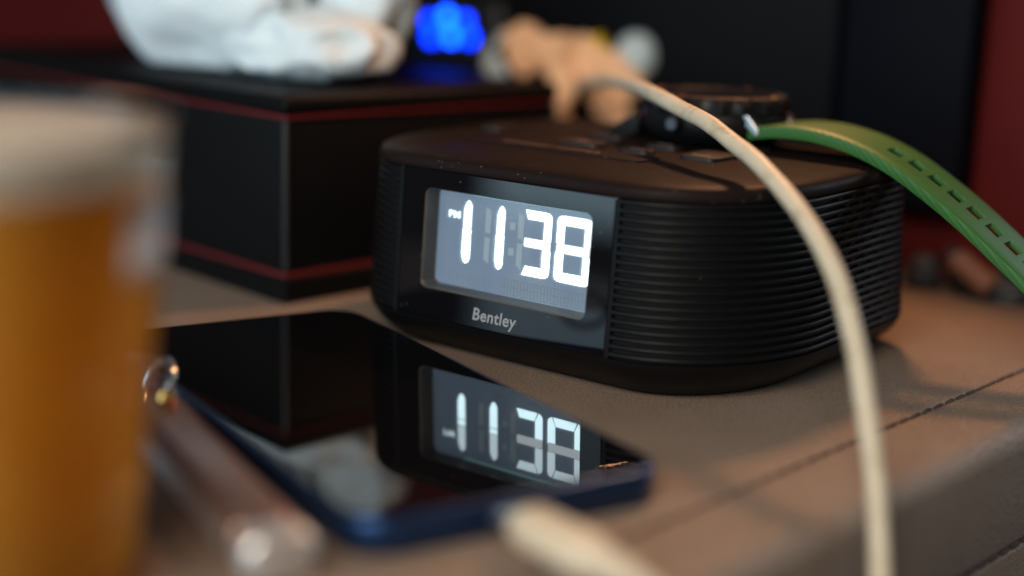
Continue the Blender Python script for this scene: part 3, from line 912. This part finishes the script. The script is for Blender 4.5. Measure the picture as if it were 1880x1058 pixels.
# ================================================================== THINGS BEHIND THE CLOCK
def blob(name, parts, material, parent=None, voxel=1.6, disp=0.0, dscale=20.0, smooth_it=4):
    bm = bmesh.new()
    for (p, s, rot) in parts:
        mtx = Matrix.Translation(Vector(p) * MM) @ rot.to_4x4() @ Matrix.Diagonal((s[0] * MM, s[1] * MM, s[2] * MM, 1))
        bmesh.ops.create_icosphere(bm, subdivisions=3, radius=1, matrix=mtx)
    for vtx in bm.verts:
        if disp:
            q = vtx.co / MM / dscale
            vtx.co += noise.noise_vector(q) * disp * MM
    me = bpy.data.meshes.new(name); bm.to_mesh(me); bm.free()
    me.materials.append(MAT[material])
    o = bpy.data.objects.new(name, me); C.objects.link(o)
    r = o.modifiers.new('remesh', 'REMESH'); r.mode = 'VOXEL'; r.voxel_size = voxel * MM; r.use_smooth_shade = True
    s = o.modifiers.new('smooth', 'SMOOTH'); s.iterations = smooth_it; s.factor = .5
    if parent:
        o.parent = parent; o.matrix_parent_inverse = parent.matrix_world.inverted()
    return o
from mathutils import Quaternion
def bone(a, b, r0, r1=None, flat=1.0):
    """ellipsoid from a to b"""
    a, b = Vector(a), Vector(b); d = b - a
    q = d.to_track_quat('X', 'Z')
    return ((a + b) / 2, (d.length / 2 + r0 * .6, r0, (r1 or r0) * flat), q.to_matrix())
wp = root('crumpled_wrapper', (-66, 182, 0), 'peach coloured crumpled paper wrapper standing behind the clock', 'wrapper')
pp = [bone((-93, 165, 73), (-80, 173, 75), 4.0, 6.0), bone((-86, 171, 73), (-68, 181, 69), 5, 8), bone((-72, 179, 69), (-50, 192, 59), 5, 8.5),
      bone((-90, 167, 71), (-87, 168, 64), 3.2), bone((-74, 176, 66), (-72, 174, 46), 4, 6), bone((-72, 174, 48), (-76, 178, 6), 4.5, 7), bone((-62, 187, 63), (-54, 189, 46), 5, 8), bone((-54, 189, 50), (-54, 192, 5), 4, 6),
      bone((-78, 176, 72), (-66, 184, 76), 3, 3), bone((-80, 180, 4), (-50, 193, 4), 7, 4)]
o = blob('paper', pp, 'peach', wp, 1.2, 3.6, 6.5, 1)
tx = bpy.data.textures.new('crumple', 'VORONOI'); tx.noise_scale = 0.011
dm = o.modifiers.new('crumple', 'DISPLACE'); dm.texture = tx; dm.strength = 0.004; dm.mid_level = 0.35; dm.texture_coords = 'GLOBAL'
o = blob('lining', [bone((-99, 161, 71), (-94, 163, 60), 2.6, 4.5), bone((-96, 163, 74), (-90, 166, 76), 2.4, 3)], 'frosted', wp, 1.2, 2.4, 6.0, 2)

fb = root('round_container', (-51, 197, 0), 'small frosted white round container with yellow collar behind the peach wrapper', 'container')
lathe('stand', [(7, 0.2), (7.5, 1), (6, 3), (5, 30), (5.5, 62)], 'black_plastic', fb, (-54.5, 197.5, 0), n=24)
lathe('bulb', [(4, 62), (6.5, 63.5), (8.4, 67), (8.8, 70.5), (8.0, 74.5), (6, 77.5), (2.6, 79.2), (.4, 79.5)], 'frosted', fb, (-53, 197, 0), n=32)
lathe('collar', [(4.5, 0), (5.2, .6), (5.2, 4), (4.5, 4.6)], 'yellow', fb, (-67, 189, 72.0), Vector((0.5, .2, .3)), n=24)

ld = root('charging_hub', (-150, 196, 0), 'black charging hub with glowing blue lights behind the tissue box', 'charging hub')
box('body', (-145, 198.5, 44), (54, 13, 87.6), 'black_plastic', ld, 0.0, 2)
for x, z, mt in ((-156.0, 78.0, 'led_blue_dim'), (-146.5, 80.5, 'led_blue'), (-136.5, 79.0, 'led_blue_dim'), (-133.5, 72.5, 'led_blue_dim'), (-155.0, 71.5, 'led_blue_dim'), (-144.0, 72.5, 'led_blue')):
    lathe('blue_light', [(2.9, 0), (2.9, .5), (2.0, 1.2)], mt, ld, (x, 192.1, z), Vector((0, -1, 0)), 14)

# clutter by the wall on the right
cc = root('cable_coil', (98, 192, 0), 'dark coiled cable with brown ribbed grip by the red wall', 'cable')
cpts = []
for k in range(70):
    a = k * 0.42
    cpts.append((101 + (13 + 4 * math.sin(k * .21)) * math.cos(a), 192 + 9 * math.sin(a), 2.0 + k * .045 + 1.2 * math.sin(k * .9)))
tube('cord', cpts, 1.7, 'black_plastic', cc, 8, 3)
gd = Vector((0.72, -0.28, -0.32)).normalized()
gp = []
for k in range(19):
    gp.append((3.9 + (0.5 if k % 2 else -.1), k * 0.95))
lathe('ribbed_grip', [(1.5, -0.5)] + gp + [(1.5, 18)], 'brown_rubber', cc, (86, 189, 11.5), gd, n=24)
lathe('grip_end', [(1.5, -4), (3.4, -3.6), (3.9, -1), (3.4, -.4)], 'dark_steel', cc, (86, 189, 11.5), gd, n=24)
gk = root('dark_cap', (74, 190, 0), 'small dark grey rounded cap between the clock and the red wall', 'cap')
lathe('cap_body', [(4, 0), (5.4, .4), (5.6, 7), (4.8, 10), (2.5, 11.4), (.5, 11.8)], 'dark_grey', gk, (74.5, 190, 0), n=28)
lathe('cap_rim', [(5.4, 0), (6.3, .3), (6.3, 2.2), (5.5, 2.6)], 'black_plastic', gk, (74.5, 190, 0.05), n=28)
